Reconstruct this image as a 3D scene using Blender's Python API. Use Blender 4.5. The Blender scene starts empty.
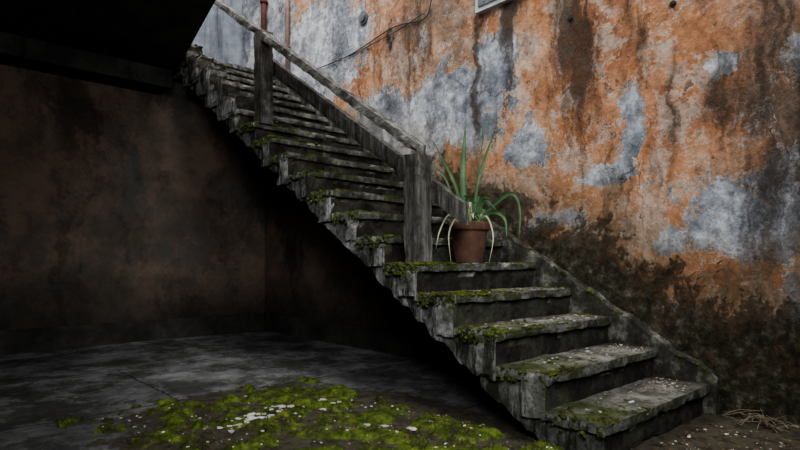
import bpy, bmesh, math, random
from mathutils import Vector, Matrix, noise as N
random.seed(7)
H=0.17; RUN=1.67*H; WID=7*H
NST=19
scene=bpy.context.scene
col=scene.collection

# ------------------------------------------------------------------ node helpers
class Mat:
    def __init__(s,name,rough=0.9,spec=0.2):
        m=bpy.data.materials.new(name); m.use_nodes=True
        s.m=m; s.nt=m.node_tree; s.n=s.nt.nodes; s.l=s.nt.links
        s.b=s.n['Principled BSDF']; s.b.inputs['Roughness'].default_value=rough
        s.b.inputs['Specular IOR Level'].default_value=spec
        tc=s.n.new('ShaderNodeTexCoord'); s.P=tc.outputs['Object']
        g=s.n.new('ShaderNodeNewGeometry'); s.Nrm=g.outputs['Normal']
    def _in(s,sock,v):
        if v is None: return
        if isinstance(v,bpy.types.NodeSocket): s.l.new(v,sock)
        else:
            if sock.type=='RGBA' and len(v)==3: v=(*v,1)
            sock.default_value=v
    def math(s,op,a,b=0.0,c=None,clamp=False):
        x=s.n.new('ShaderNodeMath'); x.operation=op; x.use_clamp=clamp
        s._in(x.inputs[0],a); s._in(x.inputs[1],b)
        if c is not None: s._in(x.inputs[2],c)
        return x.outputs[0]
    def sep(s,v):
        x=s.n.new('ShaderNodeSeparateXYZ'); s._in(x.inputs[0],v); return x.outputs
    def scalev(s,v,sc,loc=(0,0,0),rot=(0,0,0)):
        x=s.n.new('ShaderNodeMapping'); s._in(x.inputs[0],v); x.inputs['Scale'].default_value=sc; x.inputs['Location'].default_value=loc; x.inputs['Rotation'].default_value=rot
        return x.outputs[0]
    def noise(s,scale,detail=6,rough=0.6,vec=None,dist=0.0,color=False):
        x=s.n.new('ShaderNodeTexNoise'); s._in(x.inputs['Vector'],vec or s.P)
        x.inputs['Scale'].default_value=scale; x.inputs['Detail'].default_value=detail
        x.inputs['Roughness'].default_value=rough; x.inputs['Distortion'].default_value=dist
        return x.outputs['Color' if color else 'Fac']
    def crack(s,scale,w,vec):
        x=s.n.new('ShaderNodeTexVoronoi'); x.feature='DISTANCE_TO_EDGE'; s._in(x.inputs['Vector'],vec); x.inputs['Scale'].default_value=scale
        return s.sm(x.outputs['Distance'],0.0,w,1.0,0.0)
    def ramp(s,f,stops,interp='LINEAR'):
        x=s.n.new('ShaderNodeValToRGB'); s._in(x.inputs[0],f); cr=x.color_ramp; cr.interpolation=interp
        while len(cr.elements)<len(stops): cr.elements.new(0.5)
        for e,(p,c) in zip(cr.elements,stops):
            e.position=p
            if not hasattr(c,'__len__'): c=(c,c,c)
            e.color=(*c,1)
        return x.outputs[0]
    def sm(s,v,a,b,lo=0.0,hi=1.0):
        x=s.n.new('ShaderNodeMapRange'); x.interpolation_type='SMOOTHSTEP'
        s._in(x.inputs[0],v); x.inputs[1].default_value=a; x.inputs[2].default_value=b
        x.inputs[3].default_value=lo; x.inputs[4].default_value=hi
        return x.outputs[0]
    def mix(s,f,a,b,mode='MIX'):
        x=s.n.new('ShaderNodeMix'); x.data_type='RGBA'; x.blend_type=mode
        s._in(x.inputs[0],f); s._in(x.inputs[6],a); s._in(x.inputs[7],b); return x.outputs[2]
    def bump(s,h,strength=0.5,dist=0.02,prev=None):
        x=s.n.new('ShaderNodeBump'); x.inputs['Strength'].default_value=strength; x.inputs['Distance'].default_value=dist
        s._in(x.inputs['Height'],h)
        if prev is not None: s._in(x.inputs['Normal'],prev)
        return x.outputs[0]
    def done(s,colr,bump=None,rough=None):
        s._in(s.b.inputs['Base Color'],colr)
        if bump is not None: s._in(s.b.inputs['Normal'],bump)
        if rough is not None: s._in(s.b.inputs['Roughness'],rough)
        return s.m
    def field(s,P,ells,ax=(1,2)):
        sx=s.sep(P); out=None
        for cu,cz,ru,rz,k in ells:
            a=s.math('DIVIDE',s.math('SUBTRACT',sx[ax[0]],cu*H),ru*H)
            b=s.math('DIVIDE',s.math('SUBTRACT',sx[ax[1]],cz*H),rz*H)
            d=s.math('SQRT',s.math('ADD',s.math('MULTIPLY',a,a),s.math('MULTIPLY',b,b)))
            f=s.math('MULTIPLY',s.math('SUBTRACT',1.25,d),k,clamp=True)
            out=f if out is None else s.math('MAXIMUM',out,f)
        return out

def vdist(s,amt,scale,det=5):
    c=s.noise(scale,det,0.7,color=True)
    x=s.n.new('ShaderNodeVectorMath'); x.operation='MULTIPLY_ADD'
    s._in(x.inputs[0],c); x.inputs[1].default_value=(amt,)*3
    y=s.n.new('ShaderNodeVectorMath'); y.operation='SUBTRACT'; s._in(y.inputs[0],s.P); y.inputs[1].default_value=(amt/2,)*3
    s.l.new(y.outputs[0],x.inputs[2]); return x.outputs[0]

def mat_wall_right():
    s=Mat('peeling_orange_plaster',0.92,0.15)
    PD=vdist(s,0.6,1.8)
    x,y,z=s.sep(s.P)
    orange=s.ramp(s.noise(1.9,10,0.72),[(0.28,(0.12,0.058,0.032)),(0.40,(0.31,0.138,0.070)),(0.50,(0.49,0.235,0.122)),(0.60,(0.56,0.325,0.20)),(0.74,(0.50,0.39,0.31))])
    fine=s.ramp(s.noise(11,12,0.8),[(0.3,0.30),(0.47,0.88),(0.60,1.10),(0.8,1.3)])
    pale=s.sm(s.noise(3.0,12,0.78,s.scalev(PD,(1,1,1),(4,2,7))),0.515,0.54)
    orange=s.mix(s.math('MULTIPLY',pale,0.68),orange,(0.56,0.46,0.39))
    taupe=s.field(PD,[(-3.6,9.5,3.6,6,1.1),(13,17,5,3,.7)])
    tv=s.sm(s.math('ADD',s.math('MULTIPLY',taupe,.3),s.noise(2.2,8,.7)),.54,.78)
    orange=s.mix(s.math('MULTIPLY',tv,.85),orange,(0.19,0.15,0.12))
    ells=[(12.3,12.4,4.6,2.3,1.15),(2.75,9.8,0.5,1.6,2.0),(-1.3,6.5,2.5,1.8,1.0),(7.4,9.9,1.0,0.8,1.5),(3.9,8.2,1.3,0.45,1.5),
          (23,18.6,4.5,3.6,1.5),(1.3,5.9,.6,.7,1.3),(-3,11,1.2,1.0,.9),(9,14.5,1.5,1.1,1.1),(-.4,11.8,.8,.5,1.1),(6.2,6.8,1.6,.45,1.2),(17,13.5,2.4,1.3,1.2),(-3.5,4.4,1.5,.8,1.2),(31,22,4,9,2.0)]
    f=s.field(PD,ells)
    nz=s.noise(3.6,14,0.78,PD)
    v=s.math('ADD',s.math('MULTIPLY',f,0.31),nz)
    gm=s.sm(v,0.612,0.616)
    ring=s.math('MULTIPLY',s.sm(v,0.585,0.591),s.math('SUBTRACT',1.0,gm))
    grey=s.ramp(s.noise(2.6,10,0.74,s.scalev(s.P,(1,1,1),(9,0,3))),[(0.3,(0.10,0.11,0.125)),(0.42,(0.20,0.215,0.245)),(0.50,(0.34,0.36,0.395)),(0.58,(0.62,0.635,0.66)),(0.75,(0.52,0.51,0.49))])
    c=s.mix(gm,orange,grey)
    c=s.mix(s.math('MULTIPLY',ring,0.8),c,(0.66,0.60,0.54))
    lip=s.math('MULTIPLY',s.sm(v,0.609,0.613),s.sm(v,0.626,0.619))
    c=s.mix(s.math('MULTIPLY',lip,.85),c,(0.06,0.048,0.04))
    ch=s.sm(s.noise(8,9,0.8,PD),0.61,0.617)
    c=s.mix(s.math('MULTIPLY',ch,0.85),c,(0.54,0.54,0.54))
    ch2=s.sm(s.noise(7,8,0.78,s.scalev(PD,(1,1,1),(3,8,1))),0.61,0.62)
    c=s.mix(s.math('MULTIPLY',ch2,0.8),c,(0.11,0.07,0.048))
    c=s.mix(1.0,c,fine,'MULTIPLY')
    ck=s.crack(0.9,0.006,s.scalev(vdist(s,.5,3,8),(.01,1,1)))
    c=s.mix(s.math('MULTIPLY',ck,s.sm(s.noise(1.6,4,.6),.48,.56)),c,(0.04,0.03,0.025))
    st=s.noise(1.0,10,0.74,s.scalev(vdist(s,.3,2.5),(1,5.0,0.50)))
    dk=s.field(PD,[(-0.3,10.8,2.6,3.2,0.9),(5,14,1.4,5,1.0),(2.5,14,1.0,4,1.0),(-3.4,9,2.2,6,1.2),(8,16,1,3,.9),(14,17,1,3,.7)])
    sv=s.math('ADD',s.math('MULTIPLY',dk,0.18),st)
    stm=s.sm(sv,0.505,0.70)
    c=s.mix(s.math('MULTIPLY',stm,0.86),c,(0.042,0.031,0.023))
    line=s.math('MAXIMUM',s.math('MULTIPLY',s.math('ADD',y,0.05),0.61),0.0)
    d=s.math('SUBTRACT',z,line)
    d=s.math('ADD',d,s.math('MULTIPLY',s.math('MAXIMUM',s.math('SUBTRACT',y,0.6),0.0),0.20))
    dn=s.math('ADD',d,s.math('MULTIPLY',s.math('SUBTRACT',s.noise(2.4,13,0.80,PD),0.5),2.1))
    grime=s.sm(dn,0.26,0.60,1.0,0.0)
    gcol=s.ramp(s.noise(11,12,0.82),[(0.36,(0.012,0.012,0.009)),(0.46,(0.045,0.042,0.032)),(0.51,(0.07,0.078,0.034)),(0.56,(0.15,0.135,0.11)),(0.68,(0.42,0.39,0.34))])
    og=s.sm(dn,0.45,1.15,0.7,0.0)
    c=s.mix(og,c,(0.14,0.105,0.062))
    c=s.mix(s.math('MULTIPLY',grime,.93),c,gcol)
    pits=s.sm(s.noise(42,4,0.65),0.66,0.74)
    c=s.mix(s.math('MULTIPLY',pits,0.7),c,(0.06,0.04,0.03))
    b=s.bump(s.math('SUBTRACT',1.0,gm),1.0,0.02)
    b=s.bump(s.noise(9,12,0.75),0.7,0.04,b)
    b=s.bump(s.math('MULTIPLY',s.noise(6,9,0.78,PD),grime),1.0,0.12,b)
    return s.done(c,b)

def mat_wall_dim():
    s=Mat('stained_dim_plaster',0.95,0.1)
    PD=vdist(s,0.6,1.6)
    c=s.ramp(s.noise(1.0,12,0.72),[(0.3,(0.065,0.056,0.048)),(0.44,(0.13,0.105,0.085)),(0.55,(0.22,0.155,0.12)),(0.68,(0.17,0.15,0.13))])
    gm=s.sm(s.noise(1.8,12,0.74,PD),0.50,0.58)
    c=s.mix(s.math('MULTIPLY',gm,.75),c,(0.105,0.105,0.098))
    st=s.sm(s.noise(1.0,9,0.70,s.scalev(PD,(1.5,1.5,0.6))),0.46,0.62)
    c=s.mix(s.math('MULTIPLY',st,0.75),c,(0.036,0.033,0.029))
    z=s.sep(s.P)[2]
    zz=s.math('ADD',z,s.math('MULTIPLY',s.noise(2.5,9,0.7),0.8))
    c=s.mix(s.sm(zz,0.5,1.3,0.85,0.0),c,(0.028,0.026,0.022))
    b=s.bump(s.noise(8,10,0.75),0.6,0.03)
    return s.done(c,b)

def mat_grey(name,a,b_,cc,scale=2.0,rough=0.9,streak=True,bs=.5):
    s=Mat(name,rough,0.2)
    c=s.ramp(s.noise(scale,11,0.75),[(0.35,a),(0.5,b_),(0.65,cc)])
    if streak:
        st=s.sm(s.noise(1.0,7,0.65,s.scalev(s.P,(6,6,0.7))),0.48,0.68)
        c=s.mix(s.math('MULTIPLY',st,0.7),c,tuple(v*0.4 for v in a))
    b=s.bump(s.noise(12,9,0.72),bs,0.02)
    return s.done(c,b)

def mat_stair():
    s=Mat('weathered_concrete',0.9,0.2)
    nx,ny,nz=s.sep(s.Nrm)
    x,y,z=s.sep(s.P)
    side=s.ramp(s.noise(4.5,12,0.8),[(0.35,(0.028,0.028,0.025)),(0.44,(0.13,0.13,0.12)),(0.53,(0.34,0.34,0.325)),(0.62,(0.64,0.63,0.60))])
    st=s.sm(s.noise(1.0,10,0.76,s.scalev(s.P,(8,8,1.5))),0.49,0.57)
    side=s.mix(s.math('MULTIPLY',st,0.88),side,(0.020,0.020,0.015))
    wh=s.sm(s.noise(1.0,9,0.76,s.scalev(s.P,(14,14,2.4),(3,1,0))),0.56,0.63)
    side=s.mix(s.math('MULTIPLY',wh,0.65),side,(0.66,0.66,0.63))
    low=s.sm(s.math('ADD',z,s.math('MULTIPLY',s.noise(3,8,.7),.8)),0.3,1.1,0.45,0.0)
    side=s.mix(low,side,(0.06,0.065,0.04))
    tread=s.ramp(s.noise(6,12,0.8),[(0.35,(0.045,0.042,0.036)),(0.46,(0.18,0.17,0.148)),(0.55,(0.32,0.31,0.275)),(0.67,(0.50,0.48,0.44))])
    edge=s.math('ADD',s.math('MULTIPLY',s.math('SUBTRACT',s.noise(7,10,0.78),0.5),2.6),x)
    gr=s.sm(edge,0.04,0.45,0.85,0.0)
    gr=s.math('MULTIPLY',gr,s.sm(z,2.3,2.0))
    gcol=s.ramp(s.noise(26,8,0.75),[(0.3,(0.025,0.032,0.010)),(0.5,(0.075,0.098,0.022)),(0.7,(0.17,0.20,0.045))])
    tread=s.mix(gr,tread,gcol)
    wd=s.sm(s.math('ADD',x,s.math('MULTIPLY',s.noise(6,8,0.7),0.5)),1.15,1.45)
    tread=s.mix(wd,tread,(0.06,0.052,0.038))
    riser=s.ramp(s.noise(5,11,0.78),[(0.35,(0.011,0.010,0.008)),(0.48,(0.034,0.032,0.027)),(0.58,(0.085,0.082,0.07)),(0.70,(0.22,0.215,0.19))])  # riser ramp kept dark: shade of the front faces painted in
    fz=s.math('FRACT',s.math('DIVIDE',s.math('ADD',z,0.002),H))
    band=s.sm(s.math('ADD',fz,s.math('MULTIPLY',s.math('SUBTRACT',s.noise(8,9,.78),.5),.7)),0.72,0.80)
    riser=s.mix(s.math('MULTIPLY',band,.72),riser,s.ramp(s.noise(8,10,.8),[(0.39,(0.030,0.032,0.022)),(0.48,(0.12,0.12,0.105)),(0.60,(0.36,0.35,0.32))]))  # paler lip: worn edge plus the light it catches, painted in
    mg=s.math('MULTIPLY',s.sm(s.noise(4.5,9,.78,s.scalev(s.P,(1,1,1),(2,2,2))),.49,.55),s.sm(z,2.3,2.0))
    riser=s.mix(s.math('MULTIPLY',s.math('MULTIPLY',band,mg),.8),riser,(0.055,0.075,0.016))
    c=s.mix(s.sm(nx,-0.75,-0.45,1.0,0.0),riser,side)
    c=s.mix(s.sm(nz,0.2,0.6),c,tread)  # tops painted paler than risers, as light from above would show them
    green=s.math('MULTIPLY',s.sm(s.noise(5,9,0.77),0.51,0.58),s.sm(z,2.9,0.4))
    c=s.mix(s.math('MULTIPLY',green,0.55),c,(0.045,0.055,0.020))
    b=s.bump(s.noise(10,11,0.8),1.0,0.055)
    b=s.bump(s.noise(60,4,0.7),0.4,0.006,b)
    return s.done(c,b)

def mat_floor():
    s=Mat('damp_concrete_floor',0.85,0.25)
    PD=vdist(s,0.3,3)
    base=s.ramp(s.noise(1.8,13,0.79),[(0.32,(0.05,0.05,0.048)),(0.43,(0.14,0.14,0.136)),(0.53,(0.28,0.28,0.275)),(0.64,(0.46,0.46,0.45))])
    br=s.n.new('ShaderNodeTexBrick'); s._in(br.inputs['Vector'],s.scalev(vdist(s,.06,5),(1,1,1),(0,.3,0)))
    br.inputs['Scale'].default_value=1.0; br.inputs['Mortar Size'].default_value=0.008
    br.inputs['Brick Width'].default_value=1.9; br.inputs['Row Height'].default_value=1.3
    br.inputs['Color1'].default_value=(0.7,0.7,0.7,1); br.inputs['Color2'].default_value=(1.15,1.15,1.15,1); br.inputs['Mortar'].default_value=(0.3,0.3,0.3,1)
    c=s.mix(1.0,base,br.outputs['Color'],'MULTIPLY')
    stn=s.sm(s.noise(2.2,13,.79,s.scalev(PD,(1,1,1),(5,5,5))),.48,.54)
    c=s.mix(s.math('MULTIPLY',stn,.68),c,(0.038,0.036,0.031))
    f=s.field(PD,[(-4.0,6.6,5.0,6.6,1.4),(3,-2.5,6,3.5,1.4)],ax=(0,1))
    v=s.math('ADD',s.math('MULTIPLY',f,0.5),s.noise(3,12,0.8))
    m=s.sm(v,0.60,0.64)
    dirt=s.ramp(s.noise(12,12,0.83),[(0.37,(0.018,0.014,0.009)),(0.46,(0.060,0.049,0.033)),(0.53,(0.12,0.102,0.073)),(0.58,(0.065,0.072,0.03)),(0.70,(0.36,0.33,0.28))])
    c=s.mix(m,c,dirt)
    spk=s.sm(s.noise(55,3,.6),.70,.74)
    c=s.mix(s.math('MULTIPLY',spk,.6),c,(.45,.43,.38))
    b=s.bump(br.outputs['Fac'],0.5,-0.01)
    b=s.bump(s.noise(10,12,0.82),1.0,0.04,b)
    b=s.bump(m,0.8,0.02,b)
    return s.done(c,b)

def mat_moss():
    s=Mat('moss_green',1.0,0.05)
    c=s.ramp(s.noise(12,11,0.78),[(0.34,(0.020,0.026,0.009)),(0.45,(0.060,0.080,0.020)),(0.54,(0.12,0.160,0.032)),(0.64,(0.21,0.26,0.055)),(0.78,(0.28,0.31,0.10))])
    c=s.mix(s.sm(s.noise(4.5,10,.75),.50,.58,0,.85),c,(0.052,0.046,0.028))
    return s.done(c,s.bump(s.noise(120,4,0.8),1.0,0.01))

def mat_wood(name,a,b_,cc,axis_scale=(22,2,14)):
    s=Mat(name,0.85,0.2)
    g=s.noise(1.0,9,0.75,s.scalev(s.P,axis_scale))
    c=s.ramp(g,[(0.32,a),(0.5,b_),(0.66,cc)])
    c=s.mix(s.sm(s.noise(5,8,.72),.46,.62,0,.8),c,a)
    return s.done(c,s.bump(g,0.8,0.015))

def mat_simple(name,c1,c2,scale=10,rough=0.8,bs=.3,spec=.3,metal=0):
    s=Mat(name,rough,spec); s.b.inputs['Metallic'].default_value=metal
    return s.done(s.ramp(s.noise(scale,8,.7),[(0.35,c1),(0.65,c2)]),s.bump(s.noise(scale*3,5,.6),bs,.008))

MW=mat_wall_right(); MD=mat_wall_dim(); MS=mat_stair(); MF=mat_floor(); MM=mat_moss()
MC=mat_grey('dark_ceiling_concrete',(0.025,0.024,0.023),(0.055,0.053,0.05),(0.09,0.087,0.082))  # dark mottled concrete for the ceiling slab and beam
MB=mat_grey('dark_base_cement',(0.022,0.021,0.019),(0.042,0.040,0.036),(0.07,0.066,0.06),3,streak=False)
MT=mat_grey('mouldy_cement_skirting',(0.015,0.015,0.012),(0.045,0.043,0.034),(0.20,0.19,0.165),8)
MU=mat_grey('blue_grey_plaster',(0.11,0.12,0.14),(0.20,0.22,0.26),(0.32,0.33,0.36),2.5)

# ------------------------------------------------------------------ mesh helpers
def new_obj(name,bm,mats,smooth=False,parent=None):
    me=bpy.data.meshes.new(name); bm.normal_update(); bm.to_mesh(me); bm.free()
    if not isinstance(mats,(list,tuple)): mats=[mats]
    for m in mats: me.materials.append(m)
    if smooth:
        for p in me.polygons: p.use_smooth=True
    o=bpy.data.objects.new(name,me); col.objects.link(o)
    if parent: o.parent=parent
    return o
def hexa(bm,pts,mi=0,sub=None,amp=0.0,fr=6.0,seed=0):
    b=bmesh.new()
    v=[b.verts.new(p) for p in pts]
    for f in ((0,3,2,1),(4,5,6,7),(0,1,5,4),(1,2,6,5),(2,3,7,6),(3,0,4,7)): b.faces.new([v[i] for i in f])
    if sub:
        for _ in range(7):
            es=[e for e in b.edges if e.calc_length()>sub*1.5]
            if not es: break
            bmesh.ops.subdivide_edges(b,edges=es,cuts=1,use_grid_fill=True)
        bmesh.ops.triangulate(b,faces=[f for f in b.faces if len(f.verts)>4])
        b.normal_update()
        for q in b.verts:
            p=q.co.copy()
            n=N.fractal(p*fr+Vector((seed,seed*.3,0)),1.0,2.0,4)
            sharp=len({tuple(round(c,1) for c in f.normal) for f in q.link_faces})>1
            k=amp*(1.0 if not sharp else 1.3)
            off=q.normal*(n*k)
            if sharp:
                off-=q.normal*amp*max(0,0.1+N.noise(p*14)*3.0)
                off-=q.normal*amp*4.0*max(0,N.noise(p*6+Vector((seed,9,0)))-.22)   # chipped corners
            q.co=p+off
    for f in b.faces: f.material_index=mi
    me=bpy.data.meshes.new('t'); b.to_mesh(me); b.free(); bm.from_mesh(me); bpy.data.meshes.remove(me)
def box(bm,x0,x1,y0,y1,z0,z1,**k):
    hexa(bm,[(x0,y0,z0),(x1,y0,z0),(x1,y1,z0),(x0,y1,z0),(x0,y0,z1),(x1,y0,z1),(x1,y1,z1),(x0,y1,z1)],**k)
def simple_box(name,x0,x1,y0,y1,z0,z1,mat,**k):
    bm=bmesh.new(); box(bm,x0,x1,y0,y1,z0,z1,**k); return new_obj(name,bm,mat)
def tube(bm,pts,r,seg=8,r2=None,mi=0):
    pts=[Vector(p) for p in pts]; rings=[]; n=len(pts)
    for i,p in enumerate(pts):
        t=(pts[min(i+1,n-1)]-pts[max(i-1,0)]).normalized()
        a=t.orthogonal().normalized() if i==0 else (prev-t*prev.dot(t)).normalized()
        prev=a; b=t.cross(a)
        rr=r if r2 is None else r+(r2-r)*i/(n-1)
        rings.append([bm.verts.new(p+(a*math.cos(q)+b*math.sin(q))*rr) for q in [2*math.pi*j/seg for j in range(seg)]])
    for i in range(n-1):
        for j in range(seg):
            f=bm.faces.new((rings[i][j],rings[i][(j+1)%seg],rings[i+1][(j+1)%seg],rings[i+1][j])); f.material_index=mi; f.smooth=True
    for rg in (rings[0][::-1],rings[-1]):
        bm.faces.new(rg).material_index=mi
def spline(pts,n=14):
    pts=[Vector(p) for p in pts]; P=[pts[0]*2-pts[1]]+pts+[pts[-1]*2-pts[-2]]; out=[]
    for i in range(1,len(P)-2):
        for k in range(n):
            t=k/n; a,b,c,d=P[i-1],P[i],P[i+1],P[i+2]
            out.append(0.5*((2*b)+(c-a)*t+(2*a-5*b+4*c-d)*t*t+(3*b-a-3*c+d)*t**3))
    out.append(pts[-1]); return out

# ------------------------------------------------------------------ room shell
YB=30.4*H; ZC=17.0*H; ZL=20*H
XL=-30*H; YF=-26*H
simple_box('floor',XL,WID+.2,YF,YB+.2,-.15,0,MF)
simple_box('wall_right',WID,WID+.2,YF,38*H,-.1,28*H,MW)
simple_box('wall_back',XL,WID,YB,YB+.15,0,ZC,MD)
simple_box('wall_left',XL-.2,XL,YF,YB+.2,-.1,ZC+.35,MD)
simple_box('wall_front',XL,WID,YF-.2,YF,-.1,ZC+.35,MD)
simple_box('wall_back_upper',-12*H,WID,34.2*H,34.2*H+.2,ZL-.05,28*H,MU)
bm=bmesh.new()
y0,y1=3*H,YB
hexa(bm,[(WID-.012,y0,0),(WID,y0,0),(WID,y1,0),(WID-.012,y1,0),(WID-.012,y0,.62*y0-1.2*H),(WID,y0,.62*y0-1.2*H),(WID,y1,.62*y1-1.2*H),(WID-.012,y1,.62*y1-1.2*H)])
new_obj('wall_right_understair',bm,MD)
bm=bmesh.new()
def prism(bm,poly,z0,z1):
    a=[bm.verts.new((x,y,z0)) for x,y in poly]; b=[bm.verts.new((x,y,z1)) for x,y in poly]; n=len(poly)
    bm.faces.new(a[::-1]); bm.faces.new(b)
    for i in range(n): bm.faces.new((a[i],a[(i+1)%n],b[(i+1)%n],b[i]))
e0=(-.045,28.5*H); e1=(-2.3*H,18.3*H); sl=(e1[0]-e0[0])/(e1[1]-e0[1])
ex=e1[0]+sl*(YF-e1[1])
prism(bm,[(XL,YF),(ex,YF),e1,e0,(-.045,34.2*H),(XL,34.2*H)],ZC,ZL-.02)
new_obj('ceiling',bm,MC)
simple_box('ceiling_beam',XL,-.1,YB-.35,YB,15.9*H,ZC,MC)
simple_box('baseboard_back',XL,WID-.03,YB-.015,YB,0,1.3*H,MB)
simple_box('baseboard_right',WID-.03,WID-.012,6*H,YB-.03,0,1.3*H,MB)
bm=bmesh.new()
def zl(y,o): return y/1.67+H+o
ya,yb=-.25*H,31.5*H
n=120
def tp(y): return .055+N.fractal(Vector((y*8,0,0)),1,2,3)*.03
for i in range(n):
    p,q=ya+(yb-ya)*i/n, ya+(yb-ya)*(i+1)/n
    hexa(bm,[(WID-.05,p,zl(p,-.22)),(WID,p,zl(p,-.22)),(WID,q,zl(q,-.22)),(WID-.05,q,zl(q,-.22)),
             (WID-.04,p,zl(p,tp(p))),(WID,p,zl(p,tp(p)+.02)),(WID,q,zl(q,tp(q)+.02)),(WID-.04,q,zl(q,tp(q)))])
bmesh.ops.remove_doubles(bm,verts=bm.verts,dist=.0005)
new_obj('trim_1',bm,MT)

# ------------------------------------------------------------------ staircase
bm=bmesh.new()
def sof(u): return min(ZC+.012,max(0.0,.63*u-1.25*H))
for k in range(1,NST+1):
    u0=(k-1)*RUN; u1=k*RUN+.02; top=k*H; TT=.048
    if k==NST: u1=34.1*H
    x0,x1=0.0,WID-.03
    hexa(bm,[(x0,u0+.015,sof(u0+.015)),(x1,u0+.015,sof(u0+.015)),(x1,u1,sof(u1)),(x0,u1,sof(u1)),
             (x0,u0+.015,top-TT),(x1,u0+.015,top-TT),(x1,u1,top-TT),(x0,u1,top-TT)],sub=.04,amp=.011,seed=k)
    box(bm,x0-.03,x1,u0-.012,u1+.01,top-TT,top,sub=.025,amp=.007,seed=k+30)
    if k>=2:
        L=random.uniform(1.1,1.6)*H
        if top-L>sof(u0)+.02 :
            uu=u0+random.uniform(.45,.62)*RUN
            box(bm,-.034,.02,u0+.002,uu,top-L,top-TT+.005,sub=.03,amp=.010,seed=k+60)
for k in range(13,19):
    u0=(k-1)*RUN+.03
    hgt=[.7,1.0,1.25,1.35,1.45,1.3][k-13]*H
    box(bm,-.034,.15,u0,u0+RUN+.02,k*H-.01,k*H+hgt,sub=.035,amp=.014,seed=k+90)
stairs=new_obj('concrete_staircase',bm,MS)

# ------------------------------------------------------------------ railing
MWD=mat_wood('dark_weathered_timber',(0.02,0.019,0.016),(0.08,0.076,0.067),(0.21,0.20,0.18),(30,30,3))
MWR=mat_wood('grey_handrail_timber',(0.03,0.028,0.024),(0.12,0.115,0.104),(0.32,0.31,0.285),(30,3,20))
rail=bpy.data.objects.new('wooden_railing',None); col.objects.link(rail)
def post(name,x,u,z0,z1,t):
    bm=bmesh.new(); box(bm,x-t/2,x+t/2,u-t/2,u+t/2,z0,z1,sub=.03,amp=.006,seed=u)
    return new_obj(name,bm,MWD,parent=rail)
post('post_lower',.45*H,7.3*H,5*H-.005,8.85*H,.118)
post('post_upper',.45*H,18.5*H,12*H-.01,16.6*H,.12)
post('post_top',.45*H,29.0*H,18*H-.01,23*H,.12)
def beam(name,x,ua,za,ub,zb,tx,tz,mat):
    bm=bmesh.new()
    hexa(bm,[(x-tx/2,ua,za-tz/2),(x+tx/2,ua,za-tz/2),(x+tx/2,ub,zb-tz/2),(x-tx/2,ub,zb-tz/2),
             (x-tx/2,ua,za+tz/2),(x+tx/2,ua,za+tz/2),(x+tx/2,ub,zb+tz/2),(x-tx/2,ub,zb+tz/2)],sub=.04,amp=.005,seed=x*9)
    return new_obj(name,bm,mat,parent=rail)
beam('handrail_top',.35*H,7.0*H,8.95*H,29.3*H,23.6*H,.085,.07,MWR)
beam('rail_lower',1.15*H,5.7*H,6.7*H,20.0*H,15.9*H,.06,.13,MWD)

# ------------------------------------------------------------------ pipes, cable and fittings on wall
MR=mat_simple('rust_red_paint',(0.05,0.02,0.018),(0.13,0.05,0.04),12)
bm=bmesh.new(); xx=WID-.06; uu=30*H
tube(bm,[(xx,uu,19.2*H),(xx,uu,28*H)],.035,12)
for zz in (21,24,27):
    tube(bm,[(xx,uu,zz*H),(xx,uu,zz*H+.05)],.045,12); box(bm,xx,WID,uu-.01,uu+.01,zz*H,zz*H+.04)
new_obj('drain_pipe',bm,MR)
bm=bmesh.new()
tube(bm,[(WID-.035,26.9*H,18*H),(WID-.035,26.9*H,28*H)],.025,10)
for zz in (20,25): box(bm,WID-.07,WID,26.8*H,27*H,zz*H,zz*H+.03)
new_obj('drain_pipe.001',bm,mat_simple('pink_painted_pipe',(0.20,0.12,0.10),(0.36,0.25,0.21),10))
MK=mat_simple('black_cable',(0.015,0.014,0.012),(0.05,0.045,0.04),20)
bm=bmesh.new()
tube(bm,spline([(WID-.02,24.5*H,17.6*H),(WID-.012,20*H,17.5*H),(WID-.015,16*H,17.9*H),(WID-.012,13.6*H,17.6*H),(WID-.015,13*H,18.4*H),(WID-.012,12.6*H,20*H)],8),.005,6)
tube(bm,spline([(WID-.012,20*H,17.45*H),(WID-.015,16*H,17.6*H),(WID-.012,13.6*H,17.9*H)],8),.004,6)
new_obj('electric_cable',bm,MK)
MG=mat_simple('galvanised_plate',(0.07,0.075,0.08),(0.20,0.21,0.225),12,.5,.2,.5,.3)
def disc(name,u,z,r,mat,t=.02):
    bm=bmesh.new(); tube(bm,[(WID+.01,u,z),(WID-t,u,z)],r,20); tube(bm,[(WID-t,u,z),(WID-t-.012,u,z)],r*.6,16); return new_obj(name,bm,mat)
disc('junction_box',18.6*H,19.3*H,.065,MG)
disc('dark_wall_spot',5.2*H,14.9*H,.022,MK,.006)  # flat dark discs standing in for small holes in the wall
disc('dark_wall_spot.001',1.2*H,14.1*H,.02,MK,.006)
bm=bmesh.new(); 
box(bm,WID-.04,WID,7.9*H,10.0*H,16.65*H,19.2*H)
box(bm,WID-.05,WID-.03,8.1*H,9.8*H,16.85*H,19.0*H,mi=1)
new_obj('wall_sign_plate',bm,[mat_simple('white_enamel_edge',(0.35,0.36,0.37),(0.6,0.6,0.6),9),MG])

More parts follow.
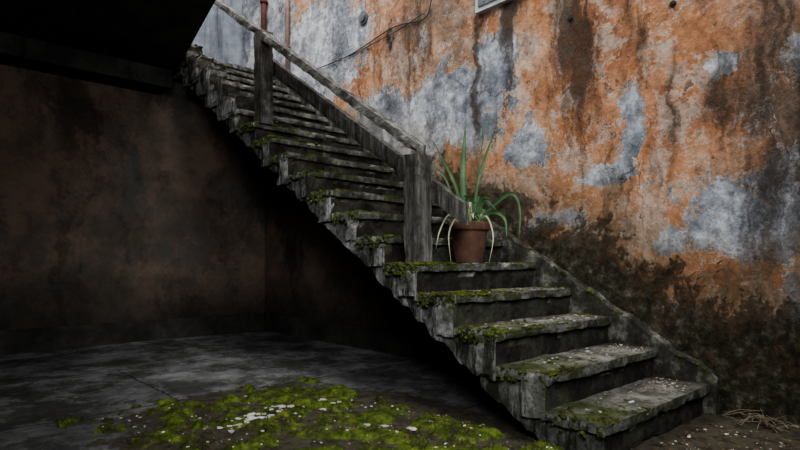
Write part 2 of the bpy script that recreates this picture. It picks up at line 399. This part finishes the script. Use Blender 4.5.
# ------------------------------------------------------------------ moss
_b=bmesh.new(); bmesh.ops.create_icosphere(_b,subdivisions=2,radius=1); _b.verts.ensure_lookup_table()
IV=[v.co.copy() for v in _b.verts]; IF=[[v.index for v in f.verts] for f in _b.faces]; _b.free()
class Acc:
    def __init__(s): s.v=[]; s.f=[]
    def clump(s,c,r,sq=.6):
        o=len(s.v); sd=Vector((random.random()*50,)*3)
        for v in IV:
            k=1+.8*N.noise(v*2.6+sd); s.v.append((c[0]+v.x*r*k,c[1]+v.y*r*k,c[2]+v.z*r*k*sq))
        for f in IF: s.f.append([o+i for i in f])
    def blade(s,c,h,wd=.0016):
        o=len(s.v); a=random.random()*6.28; dx,dy=math.cos(a)*wd,math.sin(a)*wd
        lx,ly=random.uniform(-.7,.7)*h,random.uniform(-.7,.7)*h
        s.v+= [(c[0]-dx,c[1]-dy,c[2]),(c[0]+dx,c[1]+dy,c[2]),(c[0]+lx,c[1]+ly,c[2]+h)]
        s.f.append([o,o+1,o+2])
    def tuft(s,c,r,n=40,sq=.6):
        s.clump(c,r,sq)
        for _ in range(n):
            a=random.random()*6.28; q=1.15*r*math.sqrt(random.random())
            s.blade((c[0]+math.cos(a)*q,c[1]+math.sin(a)*q,c[2]+math.sqrt(max(0,r*r-q*q))*sq*.7),random.uniform(.004,.012))
    def obj(s,name,mat,smooth=True):
        me=bpy.data.meshes.new(name); me.from_pydata(s.v,[],s.f); me.materials.append(mat)
        for p in me.polygons: p.use_smooth=smooth
        o=bpy.data.objects.new(name,me); col.objects.link(o); return o
A=Acc()
dens={1:70,2:100,3:130,4:280,5:250,6:160,7:120,8:120,9:90,10:110,11:220,12:170,13:14,14:12,15:10,16:10,17:10,18:6}
for k,n in dens.items():
    thick=k in(4,5,6,11,12)
    for _ in range(n):
        x=abs(random.gauss(0,.15 if k>4 else .30))-.03
        u=(k-1)*RUN+random.uniform(.0,1)**(2.2)*RUN*.95-.004
        if N.noise(Vector((x*9,u*9,3)))<-.08: continue
        r=random.uniform(.005,.013)*(1.5 if thick else 1.05)
        if abs(x-.45*H)<.08 and abs(u-7.3*H)<.08: continue
        if k>=13: x=random.uniform(-.03,.15)
        zz=k*H-.003 if k<13 else k*H+[.7,1.0,1.25,1.35,1.45,1.3][k-13]*H
        A.tuft((x,u+(.05 if k>=13 else 0),zz),r,26,.5)
    for _ in range(n//4):
        u=(k-1)*RUN+random.random()*RUN
        A.tuft((-.032,u,k*H-random.uniform(0,.07)),random.uniform(.004,.011),14,.9)
for _ in range(160):
    u=random.uniform(4*H,14*H); A.tuft((WID-.06-random.random()*.03,u,(int(u/RUN)+1)*H),random.uniform(.006,.013),16)
for _ in range(220):
    u=random.uniform(-.2*H,14*H)
    if N.noise(Vector((u*4,1,0)))<0: continue
    A.tuft((WID-.02-random.random()*.02,u,zl(u,tp(u))),random.uniform(.005,.012),16)
A.obj('stair_moss',MM)
A=Acc(); nx,ny=170,240; X0,X1,Y0,Y1=-9.5*H,-.02,.6*H,14*H
CORES=[(-2.5,10.0,2.4,2.6,1.0),(-1.2,4.2,2.2,3.0,1.0),(-3.8,6.3,2.0,2.4,.30),(-5.6,10.6,1.8,2.2,.12)]
def mh(x,y):
    f=-1
    for cx,cy,rx,ry,k in CORES:
        q=1-math.sqrt(((x/H-cx)/rx)**2+((y/H-cy)/ry)**2)
        f=max(f,k*q if q>0 else q)
    n=N.fractal(Vector((x*5.2,y*5.2,2)),.9,2,6)
    m=f*.42+n*.85-.01
    fine=N.fractal(Vector((x*26,y*26,5)),.8,2,3)
    v=m*.07+fine*.013
    return min(.030,v)
for i in range(nx):
    for j in range(ny):
        x=X0+(X1-X0)*i/(nx-1); y=Y0+(Y1-Y0)*j/(ny-1)
        A.v.append((x,y,max(-.006,mh(x,y))))
for i in range(nx-1):
    for j in range(ny-1):
        q=[i*ny+j,(i+1)*ny+j,(i+1)*ny+j+1,i*ny+j+1]
        if max(A.v[t][2] for t in q)>0: A.f.append(q)
for _ in range(45000):
    x=random.uniform(X0,X1); y=random.uniform(Y0,Y1); h=mh(x,y)
    if h>-.003: A.blade((x,y,max(0,h)-.001),random.uniform(.004,.014),.0018)
A.obj('floor_moss',MM)

# ------------------------------------------------------------------ litter
MLIT=mat_simple('plaster_crumbs',(0.26,0.25,0.22),(0.70,0.69,0.66),5)
MLEAF=mat_simple('dry_leaf',(0.07,0.045,0.025),(0.22,0.15,0.08),6)
def chip(bm,c,r,flat=.4,mi=0):
    n=random.randint(5,7); a0=random.random()*6
    rr=[r*random.uniform(.5,1.3) for _ in range(n)]
    t=[bm.verts.new((c[0]+math.cos(a0+6.283*i/n)*rr[i],c[1]+math.sin(a0+6.283*i/n)*rr[i],c[2]+r*flat*random.uniform(.6,1.2))) for i in range(n)]
    b=[bm.verts.new((v.co.x*1.0+random.uniform(-.1,.1)*r,v.co.y,c[2]-.001)) for v in t]
    for i in range(n): bm.faces.new((b[i],b[(i+1)%n],t[(i+1)%n],t[i])).material_index=mi
    bm.faces.new(t).material_index=mi
bm=bmesh.new()
for k in range(1,8):
    for _ in range(150 if k<4 else 60):
        x=WID-.07-abs(random.gauss(0,.25)) if random.random()<.7 else random.uniform(0,WID-.1)
        if x<0: continue
        u=(k-1)*RUN+random.random()**.7*RUN*.95
        if k==5 and (x-3.35*H)**2+(u-1.262)**2<.012: continue
        chip(bm,(x,u,k*H),random.uniform(.002,.008),.6,0 if random.random()<.45 else 1)
new_obj('stair_rubble',bm,[MLIT,MLEAF])
bm=bmesh.new()
for _ in range(1700):
    x=random.uniform(-9*H,1.0); y=random.uniform(-1*H,13*H) if x<0 else random.uniform(-6*H,-.2*H)
    chip(bm,(x,y,max(0,mh(x,y)) if x<0 else 0),random.uniform(.002,.009),.5,0 if random.random()<.25 else 1)
for cx,cy,nn in ((-4.3,9.6,40),(-5.2,9.3,16),(-1.9,9.2,5),(-3,6.5,5)):
    for _ in range(nn):
        x=random.gauss(cx*H,.07); y=random.gauss(cy*H,.05); chip(bm,(x,y,max(0,mh(x,y))),random.uniform(.007,.026),.15,0)
for (x,y) in ((-1.8*H,10*H),(-2.4*H,9*H),(-6*H,6*H),(-2*H,5*H)):
    chip(bm,(x,y,max(0,mh(x,y))),.03,.15,0)
new_obj('floor_rubble',bm,[MLIT,MLEAF])
bm=bmesh.new()
for _ in range(46):
    c=Vector((WID-.10+random.gauss(0,.05),-1.5*H+random.gauss(0,.08),.012+random.random()*.04)); a=random.random()*6.28; l=random.uniform(.03,.10)
    d=Vector((math.cos(a)*l,math.sin(a)*l,random.uniform(-.01,.04)))
    if (c+d).x>WID-.01 or (c-d).x>WID-.01: continue
    tube(bm,spline([c-d,c+Vector((random.uniform(-.02,.02),random.uniform(-.02,.02),.012)),c+d],4),.0028,5,.0012)
new_obj('twig_pile',bm,mat_simple('dry_twig',(0.10,0.075,0.05),(0.26,0.21,0.15),15))
bm=bmesh.new()
for s_ in range(5):
    u0=random.uniform(-.4,1.5)*H; z0=random.uniform(4.3,5.3)*H
    tube(bm,spline([(WID,u0,z0),(WID-.05,u0-.05,z0+.02),(WID-.08,u0-.14,z0+random.uniform(-.02,.05))],4),.004,5,.001)
new_obj('dry_root',bm,mat_simple('dry_root_bark',(0.12,0.07,0.04),(0.28,0.18,0.11),15))

# ------------------------------------------------------------------ potted plant
pot=bpy.data.objects.new('potted_spider_plant',None); col.objects.link(pot)
PC=Vector((3.35*H,1.262,5*H))
MPOT=mat_simple('terracotta',(0.05,0.027,0.019),(0.13,0.065,0.044),7,.85,.3)
prof=[(0,.0),(.088,0),(.092,.01),(.118,.205),(.120,.215),(.132,.217),(.135,.225),(.136,.262),(.131,.270),(.122,.268),(.118,.235),(.0,.235)]
bm=bmesh.new(); SEG=40; rings=[]
for r,z in prof:
    if r==0: rings.append([bm.verts.new((PC.x,PC.y,PC.z+z))])
    else: rings.append([bm.verts.new((PC.x+r*math.cos(6.28318*i/SEG),PC.y+r*math.sin(6.28318*i/SEG),PC.z+z)) for i in range(SEG)])
for a,b in zip(rings,rings[1:]):
    for i in range(SEG):
        j=(i+1)%SEG
        if len(a)==1: bm.faces.new((a[0],b[j],b[i]))
        elif len(b)==1: bm.faces.new((a[i],a[j],b[0]))
        else: bm.faces.new((a[i],a[j],b[j],b[i]))
po=new_obj('pot',bm,MPOT,True,pot)
bm=bmesh.new()
for _ in range(120):
    a=random.random()*6.28; r=.112*math.sqrt(random.random()); chip(bm,(PC.x+r*math.cos(a),PC.y+r*math.sin(a),PC.z+.235),random.uniform(.006,.014),.8)
new_obj('soil',bm,mat_simple('potting_soil',(0.02,0.014,0.01),(0.06,0.045,0.03),30),False,pot)
def mat_leaf(name,a,b,c_):
    s=Mat(name,0.5,0.4)
    return s.done(s.ramp(s.noise(6,5,.6),[(0.3,a),(0.5,b),(0.75,c_)]))
ML=mat_leaf('green_leaf',(0.018,0.05,0.016),(0.038,0.09,0.027),(0.12,0.19,0.075))
MLP=mat_leaf('pale_leaf',(0.20,0.22,0.11),(0.33,0.35,0.21),(0.45,0.45,0.32))
R=Vector((.743,-.671,0)); F=Vector((.67,.741,0))
def lp(px,py,c=0.0):
    return PC+R*((px)/150)+Vector((0,0,.24+py/150))+F*c
def leaf(bm,pts,w,mi=0,fold=.25):
    P=spline(pts,9); n=len(P); rows=[]
    for i,p in enumerate(P):
        t=(P[min(i+1,n-1)]-P[max(i-1,0)]).normalized()
        side=t.cross(F); 
        if side.length<.1: side=R.copy()
        side.normalize(); nrm=side.cross(t).normalized()
        s_=i/(n-1); ww=w*min(1,.55+s_*3)*(1-s_**3)+.0008
        rows.append([bm.verts.new(p-side*ww/2),bm.verts.new(p+nrm*ww*fold),bm.verts.new(p+side*ww/2)])
    for a,b in zip(rows,rows[1:]):
        for i in (0,1):
            f=bm.faces.new((a[i],a[i+1],b[i+1],b[i])); f.material_index=mi; f.smooth=True
bm=bmesh.new()
leaf(bm,[lp(-2,-2),lp(-6,50,.01),lp(-3,106,.03)],.046)
leaf(bm,[lp(2,-2),lp(10,50),lp(27,102,-.03)],.024)
leaf(bm,[lp(-5,-2),lp(-14,40,-.03),lp(-38,86,-.07)],.024)
leaf(bm,[lp(-6,-2),lp(-24,50,.03),lp(-44,62,.06),lp(-62,50,.08)],.012)
leaf(bm,[lp(5,-2),lp(22,20,-.04),lp(40,32,-.08),lp(47,16,-.1),lp(46,-16,-.1)],.026)
leaf(bm,[lp(5,0),lp(20,14,-.05),lp(32,8,-.1),lp(34,-12,-.12)],.026)
leaf(bm,[lp(-6,0),lp(-20,12,-.05),lp(-30,-4,-.08),lp(-34,-22,-.09)],.012,1)
leaf(bm,[lp(-6,0),lp(-14,8,-.08),lp(-22,-8,-.13),lp(-20,-36,-.14)],.012,1)
leaf(bm,[lp(4,0),lp(14,10,-.1),lp(20,-10,-.15),lp(16,-36,-.15)],.010,1)
leaf(bm,[lp(2,0),lp(12,70,.05),lp(20,108,.07),lp(36,104,.09)],.008)
for i in range(38):
    a=random.uniform(-1,1); c=random.uniform(-.07,.05); h=random.uniform(10,30); e=a*random.uniform(14,28)
    leaf(bm,[lp(a*6,-2,c*.3),lp(e*.6,h,c),lp(e*1.15,h*random.uniform(.5,1.05),c*1.4)],random.uniform(.014,.026),0 if random.random()<.8 else 1)
new_obj('leaves',bm,[ML,MLP],False,pot)

# ------------------------------------------------------------------ lights and world
w=bpy.data.worlds.new('overcast_sky'); scene.world=w; w.use_nodes=True
bg=w.node_tree.nodes['Background']; bg.inputs[0].default_value=(0.74,0.79,0.86,1); bg.inputs[1].default_value=0.35
def area(name,loc,tgt,sx,sy,power,colr,spread=180):
    l=bpy.data.lights.new(name,'AREA'); l.shape='RECTANGLE'; l.size=sx; l.size_y=sy; l.energy=power; l.color=colr; l.spread=math.radians(spread)
    o=bpy.data.objects.new(name,l); o.location=loc; col.objects.link(o)
    o.rotation_euler=(Vector(tgt)-Vector(loc)).to_track_quat('-Z','Y').to_euler(); return o
area('skylight',(-.5,3.0,6.2),(1.0,3.1,1.5),2.4,3.4,285,(1.0,.98,.96))
area('courtyard_daylight',(-.9,-2.4,4.6),(-.5,1.8,.3),2.0,1.5,85,(.96,.98,1.0),120)
area('front_left_fill',(-2.9,-2.0,2.3),(-.1,1.9,.7),1.2,1.2,36,(.96,.98,1.0),85)  # added fill lamp behind the camera for the stair side; no doorway built

# ------------------------------------------------------------------ camera
cd=bpy.data.cameras.new('camera'); cam=bpy.data.objects.new('camera',cd); col.objects.link(cam); scene.camera=cam
cd.sensor_width=36; cd.lens=24.84; cd.shift_y=37/800; cd.clip_start=.02
cam.location=(-13.1*H,-6.74*H,5.05*H)
cam.rotation_euler=(math.pi/2,0,math.atan2(.741,.670)-math.pi/2)
scene.view_settings.view_transform='AgX'
scene.view_settings.look='AgX - Medium High Contrast'
